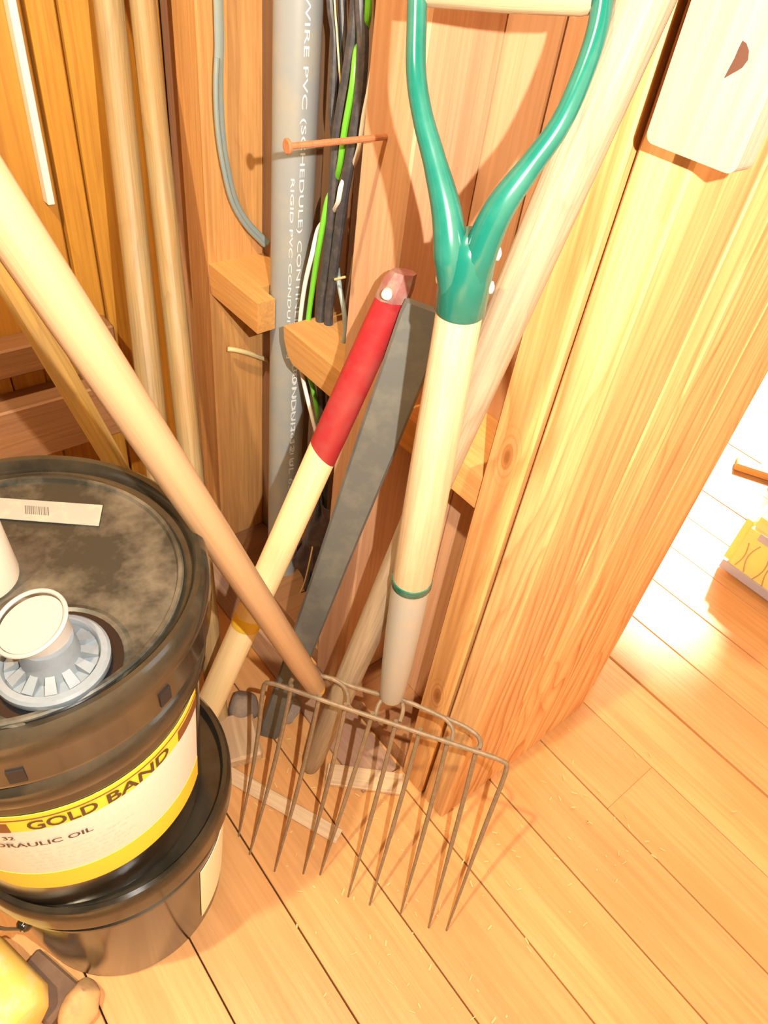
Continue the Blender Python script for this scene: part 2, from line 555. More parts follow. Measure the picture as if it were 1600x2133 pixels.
# ------------------------------------------------------------------ boarded wall on the left (plane Y)
wl = struct(MB().box((-0.95, 1.125, 0.0), (2.7, 1.14, 2.4)).build('wall_left', OCHRE, smooth=False), 'ochre wall of vertical boards', 'wall')
xs = [-0.95, -0.82, -0.69, -0.55, -0.42, -0.29, -0.16, -0.03, 0.10, 0.21, 0.262]
for a, b in zip(xs[:-1], xs[1:]):
    MB().box((a + 0.001, 1.10, 0.0), (b - 0.001, 1.125, 2.4), bev=0.0015).build('board', OCHRE, wl, smooth=False)
for a, b, yy in ((0.262, 0.338, 1.108), (0.338, 0.376, 1.096), (0.376, 0.449, 1.090), (0.449, 0.514, 1.096)):
    MB().box((a + 0.0012, yy, 0.0), (b - 0.0012, 1.125, 2.4), bev=0.002).build('board', OCHRE, wl, smooth=False)
# horizontal rails nailed across its foot
MB().box((-0.6, 1.055, 0.455), (0.372, 1.10, 0.503), bev=0.003).build('rail', BROWN, wl, smooth=False)
MB().box((-0.6, 1.045, 0.30), (0.40, 1.10, 0.405), bev=0.003).build('rail', BROWN, wl, smooth=False)
MB().box((-0.6, 1.035, 0.0), (0.44, 1.10, 0.12), bev=0.003).build('rail', BROWN, wl, smooth=False)
# white lath standing in the gap
tag(MB().box((0.3165, 1.088, 0.690), (0.3265, 1.107, 1.5), bev=0.001).build('lath', WHITEWIRE, smooth=False), 'thin white strip upright against the ochre boards', 'strip')

# ------------------------------------------------------------------ built-up post at the end of the partition
wp = struct(MB().box((XF + 0.02, 0.275, 0.0), (0.90, 0.345, 2.4)).build('wall_end', POST, smooth=False), 'built-up pine post of several studs at the partition end', 'wall')
MB().box((XF, 0.3075, 0.0), (0.575, 0.356, 2.4), bev=0.003).build('stud', POSTK, wp, smooth=False)
MB().box((XF + 0.001, 0.257, 0.0), (0.594, 0.3025, 2.4), bev=0.003).build('stud', POST, wp, smooth=False)
MB().box((0.596, 0.2575, 0.0), (0.640, 0.33, 2.4), bev=0.0025).build('stud', POST, wp, smooth=False)
MB().box((0.642, 0.2565, 0.0), (0.735, 0.33, 2.4), bev=0.0025).build('stud', POST, wp, smooth=False)
MB().box((0.737, 0.2575, 0.0), (0.842, 0.33, 2.4), bev=0.0025).build('stud', POST, wp, smooth=False)
MB().box((0.845, 0.292, 0.0), (0.955, 0.36, 2.4), bev=0.0025).build('stud', POST, wp, smooth=False)
MB().box((0.62, 0.345, 0.0), (0.955, 0.375, 2.4)).build('board', SHEATH, wp, smooth=False)

# far wall with the open doorway that lets the sun in
wf = struct(MB().box((2.62, -1.0, 0.0), (2.72, 0.66, 3.0)).build('wall_far', PLASTER, smooth=False), 'far wall with a sunny doorway', 'wall')
MB().box((2.62, 1.36, 0.0), (2.72, 2.4, 3.0)).build('wall_panel', PLASTER, wf, smooth=False)
MB().box((2.62, 0.66, 1.62), (2.72, 1.36, 3.0)).build('wall_panel', PLASTER, wf, smooth=False)

# unseen wall behind the photographer, its opening added for the fill lamp
wn = struct(MB().box((-0.95, -1.08, 0.0), (1.1, -1.0, 2.4)).build('wall_near', PLASTER, smooth=False), 'boarded wall behind the photographer with an opening added for the fill lamp', 'wall')
MB().box((2.1, -1.08, 0.0), (2.72, -1.0, 2.4)).build('wall_panel', PLASTER, wn, smooth=False)
MB().box((1.1, -1.08, 0.0), (2.1, -1.0, 0.9)).build('wall_panel', PLASTER, wn, smooth=False)
MB().box((1.1, -1.08, 1.9), (2.1, -1.0, 2.4)).build('wall_panel', PLASTER, wn, smooth=False)

# yard outside the doorway
gy = struct(MB().box((2.72, -2.0, -0.10), (8.0, 6.0, -0.02)).build('ground', plain('yard_gravel', (0.42, 0.36, 0.27), 0.9, spot=(0.30, 0.26, 0.18), amt=0.8, scale=8), smooth=False), 'sunlit gravel yard outside the doorway', 'ground')

# ------------------------------------------------------------------ ten-tine fork with green D-handle
fk = thing('ensilage_fork', 'ten-tine rusty fork with green D-handle and pale wooden shaft, tines on the floor', 'fork', (0.30, 0.28, 0.0))
FE = Vector((0.4084, 0.3447, 0.3087))
FT = Vector((0.3815, 0.3386, 0.8729))
M, Lf = axis_matrix(FE, FT, (-0.5, -0.8, 0))
ringz = Lf * 0.425
profile_pole([(ringz, 0.0212), (ringz + 0.05, 0.0212), (Lf * 0.62, 0.0208), (Lf * 0.8, 0.0195), (Lf * 0.93, 0.0182), (Lf + 0.01, 0.0178)], 28).build('shaft', ASH, fk, matrix=M)
profile_pole([(0.0, 0.0105), (0.004, 0.0150), (0.02, 0.0166), (0.08, 0.0188), (0.15, 0.0204), (ringz, 0.0214)], 28).build('socket', STEEL, fk, matrix=M)
profile_pole([(ringz - 0.004, 0.0216), (ringz - 0.003, 0.0222), (ringz + 0.006, 0.0222), (ringz + 0.007, 0.0212)], 28).build('ring_band', GREEN, fk, matrix=M)
yk = profile_pole([(Lf - 0.002, 0.0184), (Lf, 0.0196), (Lf + 0.045, 0.0192), (Lf + 0.054, 0.0165), (Lf + 0.060, 0.010)], 28).build('yoke', GREEN, fk, matrix=M)
DL = [(0.3727, 0.3411, 0.8873), (0.3661, 0.3438, 0.9167), (0.3652, 0.3544, 0.9433), (0.3630, 0.3715, 0.9711), (0.3610, 0.3873, 0.9949), (0.3627, 0.4007, 1.0168), (0.3722, 0.4171, 1.0425), (0.3808, 0.4310, 1.0657)]
DR = [(0.3823, 0.3311, 0.8898), (0.3789, 0.3286, 0.9207), (0.3822, 0.3227, 0.9540), (0.3952, 0.3159, 0.9823), (0.4073, 0.3106, 1.0066), (0.4199, 0.3128, 1.0326), (0.4320, 0.3196, 1.0574), (0.4425, 0.3325, 1.0826)]
arm_r = [0.0105, 0.0126, 0.0106, 0.0080, 0.0070, 0.0067, 0.0066, 0.0066]


def resample_r(rs, sub=6):
    out = []
    for a, b in zip(rs[:-1], rs[1:]):
        out += [a + (b - a) * k / sub for k in range(sub)]
    return out + [rs[-1]]


for D in (DL, DR):
    MB().tube(smooth_path(D), resample_r(arm_r), seg=16).build('yoke_arm', GREEN, fk)
ga, gb = Vector((0.3786, 0.4327, 1.0609)), Vector((0.4416, 0.3284, 1.0744))
Mg, Lg = axis_matrix(ga, gb)
profile_pole([(0.006, 0.013), (0.012, 0.0142), (Lg / 2, 0.0150), (Lg - 0.012, 0.0142), (Lg - 0.006, 0.013)], 20).build('grip', ASH, fk, matrix=Mg)
for q, c in (((1.0, -0.75), 0.046), ((1.0, -0.75), 0.020)):
    n = M.to_3x3() @ Vector((0, 0, 1))
    s = RIGHT - n * RIGHT.dot(n)
    s.normalize()
    p = FT + n * (c) + s * 0.0196
    MB().tube([p - s * 0.002, p + s * 0.0015, p + s * 0.0028], [0.0050, 0.0046, 0.0018], seg=12).build('rivet', RIVET, fk)
    p2 = FT + n * (c + 0.004) - s * 0.0196
    MB().tube([p2 + s * 0.002, p2 - s * 0.0012, p2 - s * 0.002], [0.0044, 0.004, 0.0016], seg=12).build('rivet', RIVET, fk)
# head
A0 = Vector((0.288, 0.465, 0.299))
A1 = Vector((0.472, 0.187, 0.309))
tips = [(0.2159, 0.4175, 0.0030), (0.2155, 0.3847, 0.0030), (0.2325, 0.3427, 0.0030), (0.2647, 0.3150, 0.0030), (0.2839, 0.2993, 0.0030), (0.2991, 0.2505, 0.0030), (0.3178, 0.2231, 0.0030), (0.3475, 0.1876, 0.0030), (0.3678, 0.1491, 0.0030), (0.3861, 0.1310, 0.0030)]
fr = [0.0, 0.112, 0.232, 0.342, 0.452, 0.548, 0.645, 0.757, 0.868, 1.0]
BACK = Vector((0.86, 0.51, 0.0))
RT = 0.0031


def tine_path(i):
    top = A0.lerp(A1, fr[i])
    tip = Vector(tips[i])
    if i not in (0, 9):
        top = top + BACK * 0.006
    out = []
    for k in range(9):
        u = k / 8
        p = top.lerp(tip, u)
        p = p + BACK * (0.016 * math.sin(math.pi * u)) + Vector((0, 0, 0.006 * math.sin(math.pi * u)))
        out.append(p)
    return out


def taper(n):
    return [RT * (1.0 if k < n * 0.55 else 1.0 - 0.62 * (k - n * 0.55) / (n * 0.45)) for k in range(n)]


for i in range(10):
    pts = tine_path(i)
    if i == 0:
        pts = [A0 + (A1 - A0).normalized() * 0.022 + Vector((0, 0, 0.001)), A0 + (A1 - A0).normalized() * 0.010 - Vector((0, 0, 0.001)), A0 + (A1 - A0).normalized() * 0.002 - Vector((0, 0, 0.008))] + pts[1:]
    elif i == 9:
        pts = [A1 - (A1 - A0).normalized() * 0.022 + Vector((0, 0, 0.001)), A1 - (A1 - A0).normalized() * 0.010 - Vector((0, 0, 0.001)), A1 - (A1 - A0).normalized() * 0.002 - Vector((0, 0, 0.008))] + pts[1:]
    sp = smooth_path(pts, 4)
    MB().tube(sp, taper(len(sp)), seg=8).build('tine', RUST, fk)
d = (A1 - A0).normalized()
MB().tube([A0 + d * 0.020 + Vector((0, 0, .001)), A0.lerp(A1, 0.3), A0.lerp(A1, 0.6), A1 - d * 0.020 + Vector((0, 0, .001))], 0.0032, seg=8).build('crossbar', RUST, fk)
# rear frame rod: second and ninth tine carried back to the socket
RB = [(0.3145, 0.4401, 0.2912), (0.3211, 0.4488, 0.2882), (0.3322, 0.4517, 0.2900), (0.3459, 0.4445, 0.2920), (0.3663, 0.4196, 0.2943), (0.3826, 0.3926, 0.2948), (0.4018, 0.3605, 0.3009), (0.4093, 0.3455, 0.3069), (0.4228, 0.3270, 0.3075), (0.4449, 0.2892, 0.3055), (0.4608, 0.2598, 0.3054), (0.4667, 0.2414, 0.3045), (0.4634, 0.2301, 0.3052), (0.4564, 0.2250, 0.3033)]
MB().tube(smooth_path(RB, 4), 0.0032, seg=8).build('frame_rod', RUST, fk)
for c in ([(0.3656, 0.4187, 0.2960), (0.3720, 0.4033, 0.2950), (0.3694, 0.3869, 0.2966), (0.3589, 0.3709, 0.2984)], [(0.4098, 0.3466, 0.3096), (0.4155, 0.3344, 0.3090), (0.4099, 0.3216, 0.3082), (0.3964, 0.3114, 0.3048)], [(0.4410, 0.2945, 0.3066), (0.4476, 0.2782, 0.3065), (0.4455, 0.2626, 0.3047), (0.4343, 0.2526, 0.3032)], [(0.4092, 0.3485, 0.3077), (0.3949, 0.3500, 0.3024), (0.3824, 0.3425, 0.2974), (0.3749, 0.3349, 0.2976)]):
    MB().tube(smooth_path(c, 4), 0.0028, seg=8).build('brace', RUST, fk)

# ------------------------------------------------------------------ pole-shaped tools


def pole_tool(name, label, cat, a, b, prof, mat, part='handle', seg=20, flat=1.0, facing=None, wob=0.0, group=None):
    t = thing(name, label, cat, a, group)
    M, L = axis_matrix(a, b, facing)
    profile_pole([(u * L, r) for u, r in prof], seg, flat, wob).build(part, mat, t, matrix=M)
    return t, M, L


# long weathered handle behind the fork, leaning on the post
a = Vector((0.3661, 0.4473, 0.0000)); b = Vector((0.4625, 0.3138, 1.0718))
b = a + (b - a) * 1.10
t, M, L = pole_tool('long_handle', 'long weathered grey-blond wooden handle leaning behind the green-handled fork', 'handle', a, b,
                    [(0, 0.010), (0.006, 0.0135), (0.03, 0.0165), (0.2, 0.0178), (0.5, 0.0178), (0.7, 0.0185), (1.0, 0.0185)], WEATHER, seg=24)

# varnished tan pole crossing in front
a = Vector((0.3551, 0.4297, 0.2597)); b = Vector((0.1431, 0.4309, 0.8359))
b = a + (b - a) * 1.5
t, M, L = pole_tool('tan_pole', 'smooth tan varnished pole with yellow tip slanting over the pail', 'pole', a, b,
                    [(0.022, 0.0136), (0.10, 0.0150), (0.3, 0.0155), (0.6, 0.0158), (1.0, 0.0158)], TAN, seg=24)
profile_pole([(0.0, 0.0075), (0.004, 0.0100), (0.014, 0.0122), (0.0225 * L, 0.01365)], 20).build('yellow_tip', YPAINT, t, matrix=M)

# red-ended cream handle
a = Vector((0.2240, 0.5884, 0.0000)); b = Vector((0.4612, 0.4901, 0.8217))
t = thing('red_ended_handle', 'cream wooden tool handle with red painted end leaning left behind the pail', 'handle', a)
M, L = axis_matrix(a, b, RIGHT)
zr = 0.735 * L


def rake(p0, p1, n0=0.0, n1=0.0):
    return p0


def pole_skew(prof, skew0, skew1, seg=24, flat=0.82):
    rings = []
    n = len(prof)
    for i, (z, r) in enumerate(prof):
        sk = skew0 if i == 0 else skew1 if i == n - 1 else 0.0
        rings.append([Vector((r * flat * math.cos(2 * math.pi * j / seg), r * math.sin(2 * math.pi * j / seg), z + sk * math.sin(2 * math.pi * j / seg))) for j in range(seg)])
    return MB().ring_skin(rings)


pole_skew([(0.0, 0.0215), (0.2 * L, 0.0208), (0.45 * L, 0.0196), (0.65 * L, 0.0186), (zr + 0.004, 0.0180)], 0, -0.010).build('handle', CREAM, t, matrix=M)
pole_skew([(zr, 0.0184), (zr + 0.04, 0.0184), (0.85 * L, 0.0180), (0.93 * L, 0.0172), (0.965 * L, 0.0165)], -0.010, 0.004).build('red_end', RED, t, matrix=M)
cap = pole_skew([(0.965 * L, 0.0166), (0.985 * L, 0.0160), (L, 0.0125)], 0.004, 0.003, seg=8).build('worn_end', REDWORN, t, matrix=M)
pe = Vector((0.4359, 0.4828, 0.8070))
dn = (Vector((0, 0, 1.125)) - pe).normalized()
dn = (dn - (b - a).normalized() * dn.dot((b - a).normalized())).normalized()
MB().tube([pe - dn * 0.004, pe + dn * 0.0015, pe + dn * 0.002], [0.0052, 0.0052, 0.0042], seg=16).build('eyelet', EYELET, t)
ym = profile_pole([(0.372 * L, 0.0203), (0.373 * L, 0.0206), (0.398 * L, 0.0205), (0.399 * L, 0.0201)], 24, 1.0)
for p in ym.v:
    p.x *= 0.83
ym.build('yellow_band', YPAINT, t, matrix=M)

# flat dark grey bar
a = Vector((0.3437, 0.5369, 0.0000)); b = Vector((0.4662, 0.4560, 0.7992))
t = thing('grey_bar', 'flat dark grey bar leaning between red-ended handle and fork', 'bar', a)
M, L = axis_matrix(a, b, Vector((-0.5, -0.6, 0.6)))
mb = MB()
rings = []
for u, wd, th in ((0, .016, .006), (0.05, .018, .0065), (0.3, .019, .007), (0.55, .0205, .007), (0.8, .0235, .007), (0.985, .0240, .007), (1.0, .0225, .006)):
    z = u * L
    rings.append([Vector((sx * (wd - (0.003 if abs(sy) == 1 else 0)), sy * th, z)) for sx, sy in ((-1, -1), (1, -1), (1, -.4), (1, .4), (1, 1), (-1, 1), (-1, .4), (-1, -.4))])
mb.ring_skin(rings).build('bar', GREYBAR, t, matrix=M)

# two old round poles in the corner
for nm, lab, a, b, r in (('old_pole', 'weathered round pole in the corner, nearer the ochre boards', (0.4088, 1.0116, 0.9469), (0.3258, 0.8216, 0.5018), 0.0180),
                         ('old_pole', 'weathered round pole in the corner, next to the wide stud', (0.4528, 1.0154, 0.9465), (0.3599, 0.7851, 0.4260), 0.0166)):
    A, Bv = Vector(a), Vector(b)
    dv = (Bv - A).normalized()
    foot = A + dv * (A.z / -dv.z)
    topp = A - dv * 0.14
    pole_tool(nm, lab, 'pole', foot, topp, [(0, r * 0.92), (0.02, r), (0.5, r * 1.02), (0.97, r * 0.98), (1, r * 0.9)], OLDPOLE, part='shaft', wob=0.0012)

# split stick at the far left
A = Vector((0.1833, 0.8600, 0.7281)); Bv = Vector((0.2691, 0.8600, 0.4108))
dv = (Bv - A).normalized()
foot = A + dv * (A.z / -dv.z)
t, M, L = pole_tool('split_stick', 'rough split stick slanting behind the tan pole above the pail', 'stick', foot, A - dv * 0.25, [(0, 0.013), (0.3, 0.0155), (0.6, 0.0165), (1, 0.016)], STICK, part='shaft', seg=7, flat=0.7)

# ------------------------------------------------------------------ conduit and wires in the stud bay
cc = (0.548, 0.815)
cp = thing('conduit_pipe', 'grey plastic conduit pipe with white print standing in the stud bay', 'pipe', (cc[0], cc[1], 0.0))
MB().lathe([(0.0283, 0.0), (0.0283, 2.2)], (cc[0], cc[1], 0.0), 48).build('pipe', PVC, cp)
vs, fs = text_shape('SN-26521 40 PVC 2 MAX 90°C WIRE PVC (SCHEDULE) CONTINENTAL 100 I 1 SN-26521 01', 1.02, 0.0088)


def wrap_pipe(vs, ztop, phi0, r=0.02855):
    out = []
    for x, y in vs:
        ph = phi0 + (y / r)
        out.append((cc[0] + r * math.cos(ph), cc[1] + r * math.sin(ph), ztop - x))
    return out


# the print reads downwards; letter tops face right as seen from the room
phi_cam = math.atan2(0 - cc[1], 0 - cc[0])
raw('printed_lettering', wrap_pipe(vs, 1.34, phi_cam + math.radians(12)), fs, PRINT, cp)
vs2, fs2 = text_shape('RIGID PVC CONDUIT 2 IN', 0.26, 0.0045)
raw('printed_lettering', wrap_pipe(vs2, 0.80, phi_cam + math.radians(-6)), fs2, PRINT, cp)
vs3, fs3 = text_shape('PVC CONDUIT 12 UL 6517', 0.36, 0.0085)
raw('printed_lettering', wrap_pipe(vs3, 0.60, phi_cam + math.radians(14)), fs3, PRINT, cp)


def cable(name, label, pts, r, mat, cat='cable', group=None, flat=1.0, sub=6):
    o = MB().tube(smooth_path(pts, sub), r, seg=10, flat=flat).build(name, mat)
    return tag(o, label, cat, group)


cable('black_cable', 'thick black cable, front left of the bundle beside the conduit', [(0.5350, 0.7025, 1.0774), (0.5350, 0.6932, 1.0046), (0.5350, 0.6966, 0.9539), (0.5350, 0.7050, 0.9062), (0.5350, 0.7100, 0.8652), (0.5350, 0.7101, 0.8005), (0.5380, 0.7173, 0.7249), (0.5400, 0.7279, 0.6380), (0.5400, 0.7168, 0.5353), (0.5450, 0.7105, 0.4498), (0.5500, 0.7159, 0.3351), (0.5550, 0.7294, 0.1581), (0.5550, 0.7458, -0.0110), (0.5600, 0.7613, -0.1605)], 0.0062, BLACKCABLE)
cable('black_cable', 'thick black cable, front right of the bundle near the stud', [(0.5300, 0.6931, 1.0782), (0.5300, 0.6791, 1.0071), (0.5300, 0.6705, 0.9725), (0.5300, 0.6687, 0.9297), (0.5300, 0.6737, 0.8765), (0.5320, 0.6852, 0.8207), (0.5360, 0.6951, 0.7711), (0.5400, 0.7063, 0.6967), (0.5450, 0.7157, 0.6391), (0.5500, 0.7047, 0.5392), (0.5550, 0.7042, 0.4502), (0.5600, 0.7145, 0.3315), (0.5650, 0.7280, 0.1537)], 0.0062, BLACKCABLE)
cable('black_cable', 'black cable wound with tape tight against the conduit', [(0.5520, 0.7691, 1.0710), (0.5520, 0.7587, 0.9930), (0.5520, 0.7483, 0.9645), (0.5520, 0.7458, 0.9284), (0.5520, 0.7442, 0.8898), (0.5520, 0.7364, 0.8558), (0.5520, 0.7330, 0.8017), (0.5550, 0.7351, 0.7273), (0.5600, 0.7417, 0.6411)], 0.0052, BLACKCABLE)
cable('black_cable', 'thin black cable behind the taped one', [(0.5600, 0.7671, 1.0717), (0.5600, 0.7506, 0.9945), (0.5600, 0.7416, 0.9523), (0.5600, 0.7404, 0.9150), (0.5600, 0.7410, 0.8748)], 0.0042, BLACKCABLE)
cable('thin_wire', 'thin yellowish wire between two black cables', [(0.5450, 0.7557, 1.0535), (0.5450, 0.7431, 0.9957), (0.5450, 0.7353, 0.9673), (0.5450, 0.7287, 0.9419), (0.5480, 0.7263, 0.9190)], 0.0011, CREAMWIRE, 'wire')
cable('green_wire', 'bright green wire weaving through the black cables', [(0.5280, 0.6733, 1.0803), (0.5300, 0.6670, 1.0092), (0.5340, 0.6723, 0.9864), (0.5420, 0.6904, 0.9680), (0.5320, 0.6827, 0.9605), (0.5270, 0.6785, 0.9319), (0.5270, 0.6863, 0.8878), (0.5320, 0.6976, 0.8434), (0.5450, 0.7240, 0.8085), (0.5340, 0.7194, 0.7973), (0.5280, 0.7215, 0.7500), (0.5280, 0.7305, 0.6951), (0.5280, 0.7393, 0.6206), (0.5300, 0.7387, 0.5586), (0.5300, 0.7213, 0.5275), (0.5350, 0.7157, 0.4950), (0.5450, 0.7219, 0.4608)], 0.0036, GREENWIRE, 'wire')
cable('white_wire', 'white wire weaving behind the black cables to the block', [(0.5220, 0.6466, 1.0830), (0.5240, 0.6413, 1.0138), (0.5240, 0.6436, 0.9535), (0.5240, 0.6506, 0.9121), (0.5240, 0.6545, 0.8779), (0.5350, 0.6776, 0.8510), (0.5260, 0.6830, 0.8303), (0.5280, 0.6912, 0.8054), (0.5500, 0.7358, 0.7685), (0.5380, 0.7396, 0.7567), (0.5240, 0.7318, 0.7278), (0.5210, 0.7413, 0.6782), (0.5210, 0.7487, 0.6139), (0.5220, 0.7456, 0.5611), (0.5220, 0.7293, 0.5253), (0.5220, 0.7088, 0.4882), (0.5300, 0.7016, 0.4476)], 0.0030, WHITEWIRE, 'wire')
cable('grey_wire', 'short pale grey wire hanging above the wood block by the stud', [(0.5500, 0.7103, 0.7127), (0.5400, 0.6894, 0.6977), (0.5350, 0.6700, 0.6743), (0.5350, 0.6646, 0.6493), (0.5350, 0.6683, 0.6201)], 0.0032, GREYCABLE, 'wire')
tag(MB().tube([(0.5300, 0.6878, 0.7122), (0.5300, 0.6678, 0.7242)], 0.0016, seg=8).build('wire_staple', CREAMWIRE), 'small cream staple over the short grey wire', 'staple')
cable('blue_grey_cable', 'blue-grey flat cable curving down over the wide stud', [(0.5098, 0.9250, 1.0301), (0.5085, 0.9250, 0.9630), (0.5079, 0.9250, 0.9191), (0.5060, 0.9250, 0.8933), (0.5046, 0.9250, 0.8612), (0.5061, 0.9250, 0.8155), (0.5110, 0.9250, 0.7757), (0.5229, 0.9250, 0.7258), (0.5442, 0.9250, 0.6896), (0.5772, 0.9250, 0.6550)], 0.0066, GREYCABLE, flat=0.55)
cable('blue_grey_cable', 'second blue-grey cable strand bulging beside the first', [(0.5022, 0.9220, 0.9045), (0.4996, 0.9220, 0.8784), (0.4988, 0.9220, 0.8456), (0.5007, 0.9220, 0.8110), (0.5063, 0.9220, 0.7740), (0.5174, 0.9220, 0.7289), (0.5392, 0.9220, 0.6901), (0.5703, 0.9220, 0.6559)], 0.0036, GREYCABLE)
cable('cream_wire_stub', 'cream wire stub poking out between stud and conduit below the block', [(0.5065, 0.9300, 0.4892), (0.5183, 0.9260, 0.4863), (0.5395, 0.9240, 0.4760), (0.5835, 0.9300, 0.4462)], 0.0040, CREAMWIRE, 'wire')
cable('thin_rod', 'thin brownish twig among the cables below the block', [(0.5500, 0.7187, 0.2078), (0.5400, 0.7149, 0.1542), (0.5400, 0.7294, 0.0733), (0.5400, 0.7653, -0.0362)], 0.0016, STRAW, 'twig')
# crumpled black film tucked behind the red-ended handle
bm = bmesh.new()
bmesh.ops.create_grid(bm, x_segments=10, y_segments=14, size=0.5)
for q in bm.verts:
    u, v = q.co.x + 0.5, q.co.y + 0.5
    q.co = Vector((0.548 + 0.010 * math.sin(u * 9 + v * 7) + 0.006 * math.sin(v * 17), 0.635 + 0.11 * u + 0.01 * math.sin(v * 6), 0.05 + 0.27 * v))
g = bmesh.ops.extrude_face_region(bm, geom=bm.faces[:])
for q in g['geom']:
    if isinstance(q, bmesh.types.BMVert):
        q.co.x += 0.003
tag(MB().bm(bm).build('plastic_scrap', BLACKFILM), 'crumpled dark plastic scrap in the stud bay below the block', 'plastic')

# big rusty nail standing out of the stud
na = Vector((0.497, 0.5700, 0.9175)); nb = Vector((0.3768, 0.5700, 0.9192))
nl = thing('spike_nail', 'large rusty nail sticking out of the stud across the conduit', 'nail', na)
dv = (nb - na).normalized()
MB().tube([na, nb], 0.0030, seg=10).build('shank', NAILM, nl)
MB().tube([nb - dv * 0.0005, nb + dv * 0.0012, nb + dv * 0.0022], [0.0066, 0.0068, 0.0056], seg=16).build('head', NAILM, nl)

# ------------------------------------------------------------------ pails
PC = (0.064, 0.460)
lp = thing('lower_pail', 'lower black plastic pail with pale sticker, standing on the floor', 'pail', (PC[0], PC[1], 0.0), 'stacked black oil pails')
MB().lathe([(0.118, 0.0), (0.1255, 0.001), (0.1275, 0.010), (0.1395, 0.232), (0.1440, 0.234), (0.1440, 0.239), (0.1400, 0.241), (0.1410, 0.262), (0.136, 0.262)], (*PC, 0)).build('body', PAIL, lp)
ll = MB().lathe([(0.1480, 0.262), (0.1500, 0.264), (0.1500, 0.286), (0.1490, 0.296), (0.1455, 0.301), (0.1405, 0.301), (0.1385, 0.297), (0.1370, 0.285), (0.02, 0.284), (0.0, 0.284), (0.0, 0.262)], (*PC, 0), close=True).build('lid', PAIL, lp)


def cone_patch(c, ph0, ph1, za, zb, ra, rb, n=24, m=1, edge=None, th=0.0006):
    """curved sheet on a tapering pail between two angles (degrees); ra at za, rb at zb"""
    mb = MB()
    rings = []
    for i in range(n + 1):
        ph = math.radians(ph0 + (ph1 - ph0) * i / n)
        z0, z1 = (za, zb) if edge is None else edge(i / n)

        def rad(z):
            return ra + (rb - ra) * (z - za) / (zb - za)
        r = []
        for (z, o) in ((z0, 0.0), (z0, th), (z1, th), (z1, 0.0)):
            r.append(Vector((c[0] + (rad(z) + o) * math.cos(ph), c[1] + (rad(z) + o) * math.sin(ph), z)))
        rings.append(r)
    return mb.ring_skin(rings)


cone_patch(PC, -66.5, -20, 0.035, 0.200, 0.1292, 0.1382, edge=lambda u: (0.035 + 0.01 * u, 0.200)).build('sticker', PALESTK, lp, label='pale cream sticker')
# bail ear and wire
ear = math.radians(-150)
pe = Vector((PC[0] + 0.139 * math.cos(ear), PC[1] + 0.139 * math.sin(ear), 0.222))
er = Vector((math.cos(ear), math.sin(ear), 0))
MB().tube([pe, pe + er * 0.008, pe + er * 0.011], [0.009, 0.008, 0.005], seg=14).build('bail_ear', PAIL, lp)
bw = [pe + er * 0.010]
for k in range(1, 16):
    an = ear - math.radians(9.0) * k
    bw.append(Vector((PC[0] + 0.158 * math.cos(an), PC[1] + 0.158 * math.sin(an), 0.222 - 0.045 * math.sin(math.pi * k / 20))))
MB().tube(smooth_path(bw, 3), 0.0024, seg=8).build('bail_wire', WIREM, lp)

UC = (0.0495, 0.461)
up = thing('upper_pail', 'upper black pail with yellow and white oil label and white pour spout', 'pail', (UC[0], UC[1], 0.286), 'stacked black oil pails')
ZB = 0.2865
MB().lathe([(0.118, ZB), (0.1265, ZB + 0.002), (0.1285, ZB + 0.010), (0.1285, ZB + 0.030), (0.1300, 0.335), (0.1398, 0.548), (0.1460, 0.551), (0.1485, 0.556), (0.1485, 0.572), (0.1455, 0.577), (0.1415, 0.580), (0.1420, 0.640), (0.10, 0.640)], (*UC, 0)).build('body', PAIL, up)
lid = MB().lathe([(0.1495, 0.597), (0.1530, 0.598), (0.1545, 0.604), (0.1545, 0.632), (0.1560, 0.636), (0.1555, 0.648), (0.1530, 0.657), (0.1490, 0.661), (0.1445, 0.660), (0.1420, 0.656), (0.1400, 0.648), (0.1345, 0.6465), (0.1320, 0.6440), (0.10, 0.640), (0.0, 0.640), (0.0, 0.597)], (*UC, 0), seg=128, close=True).build('lid', PAIL, up)
MB().lathe([(0.1338, 0.6410), (0.1335, 0.6485), (0.1320, 0.6498), (0.1290, 0.6494), (0.1275, 0.6460), (0.06, 0.6455), (0.0, 0.6455), (0.0, 0.6410)], (*UC, 0), seg=128, close=True).build('lid_panel', LIDM, lid)


def on_pail(phi, r, z):
    p = math.radians(phi)
    return Vector((UC[0] + r * math.cos(p), UC[1] + r * math.sin(p), z))


for ph in (-154, -111, -68, -25, 18, 61, 104, 147):
    cone_patch(UC, ph - 2.2, ph + 2.2, 0.606, 0.6225, 0.1542, 0.1543, n=3, th=0.0009).build('tear_slot', TAPE, lid)
# sticker on the lid
qs = [(0.0622, 0.5757, 0.6470), (0.1446, 0.5126, 0.6470), (0.1310, 0.4890, 0.6470), (0.0540, 0.5496, 0.6470)]
st = MB().ring_skin([[Vector(p) for p in qs], [Vector(p) + Vector((0, 0, 0.0006)) for p in qs]]).build('sticker', STICKER, lid, smooth=False, label='dirty white strip sticker with faint barcode')
# faint bars
bx = Vector(qs[1]) - Vector(qs[0]); by = Vector(qs[3]) - Vector(qs[0])
mb = MB()
u = 0.33
while u < 0.52:
    wd = random.choice((0.004, 0.007, 0.011))
    c4 = [Vector(qs[0]) + bx * uu + by * vv + Vector((0, 0, 0.0008)) for uu, vv in ((u, 0.30), (u + wd, 0.30), (u + wd, 0.72), (u, 0.72))]
    n0 = len(mb.v)
    mb.v += c4
    mb.f.append([n0, n0 + 1, n0 + 2, n0 + 3])
    u += wd + random.choice((0.006, 0.009))
mb.build('printed_bars', BARINK, lid, smooth=False)

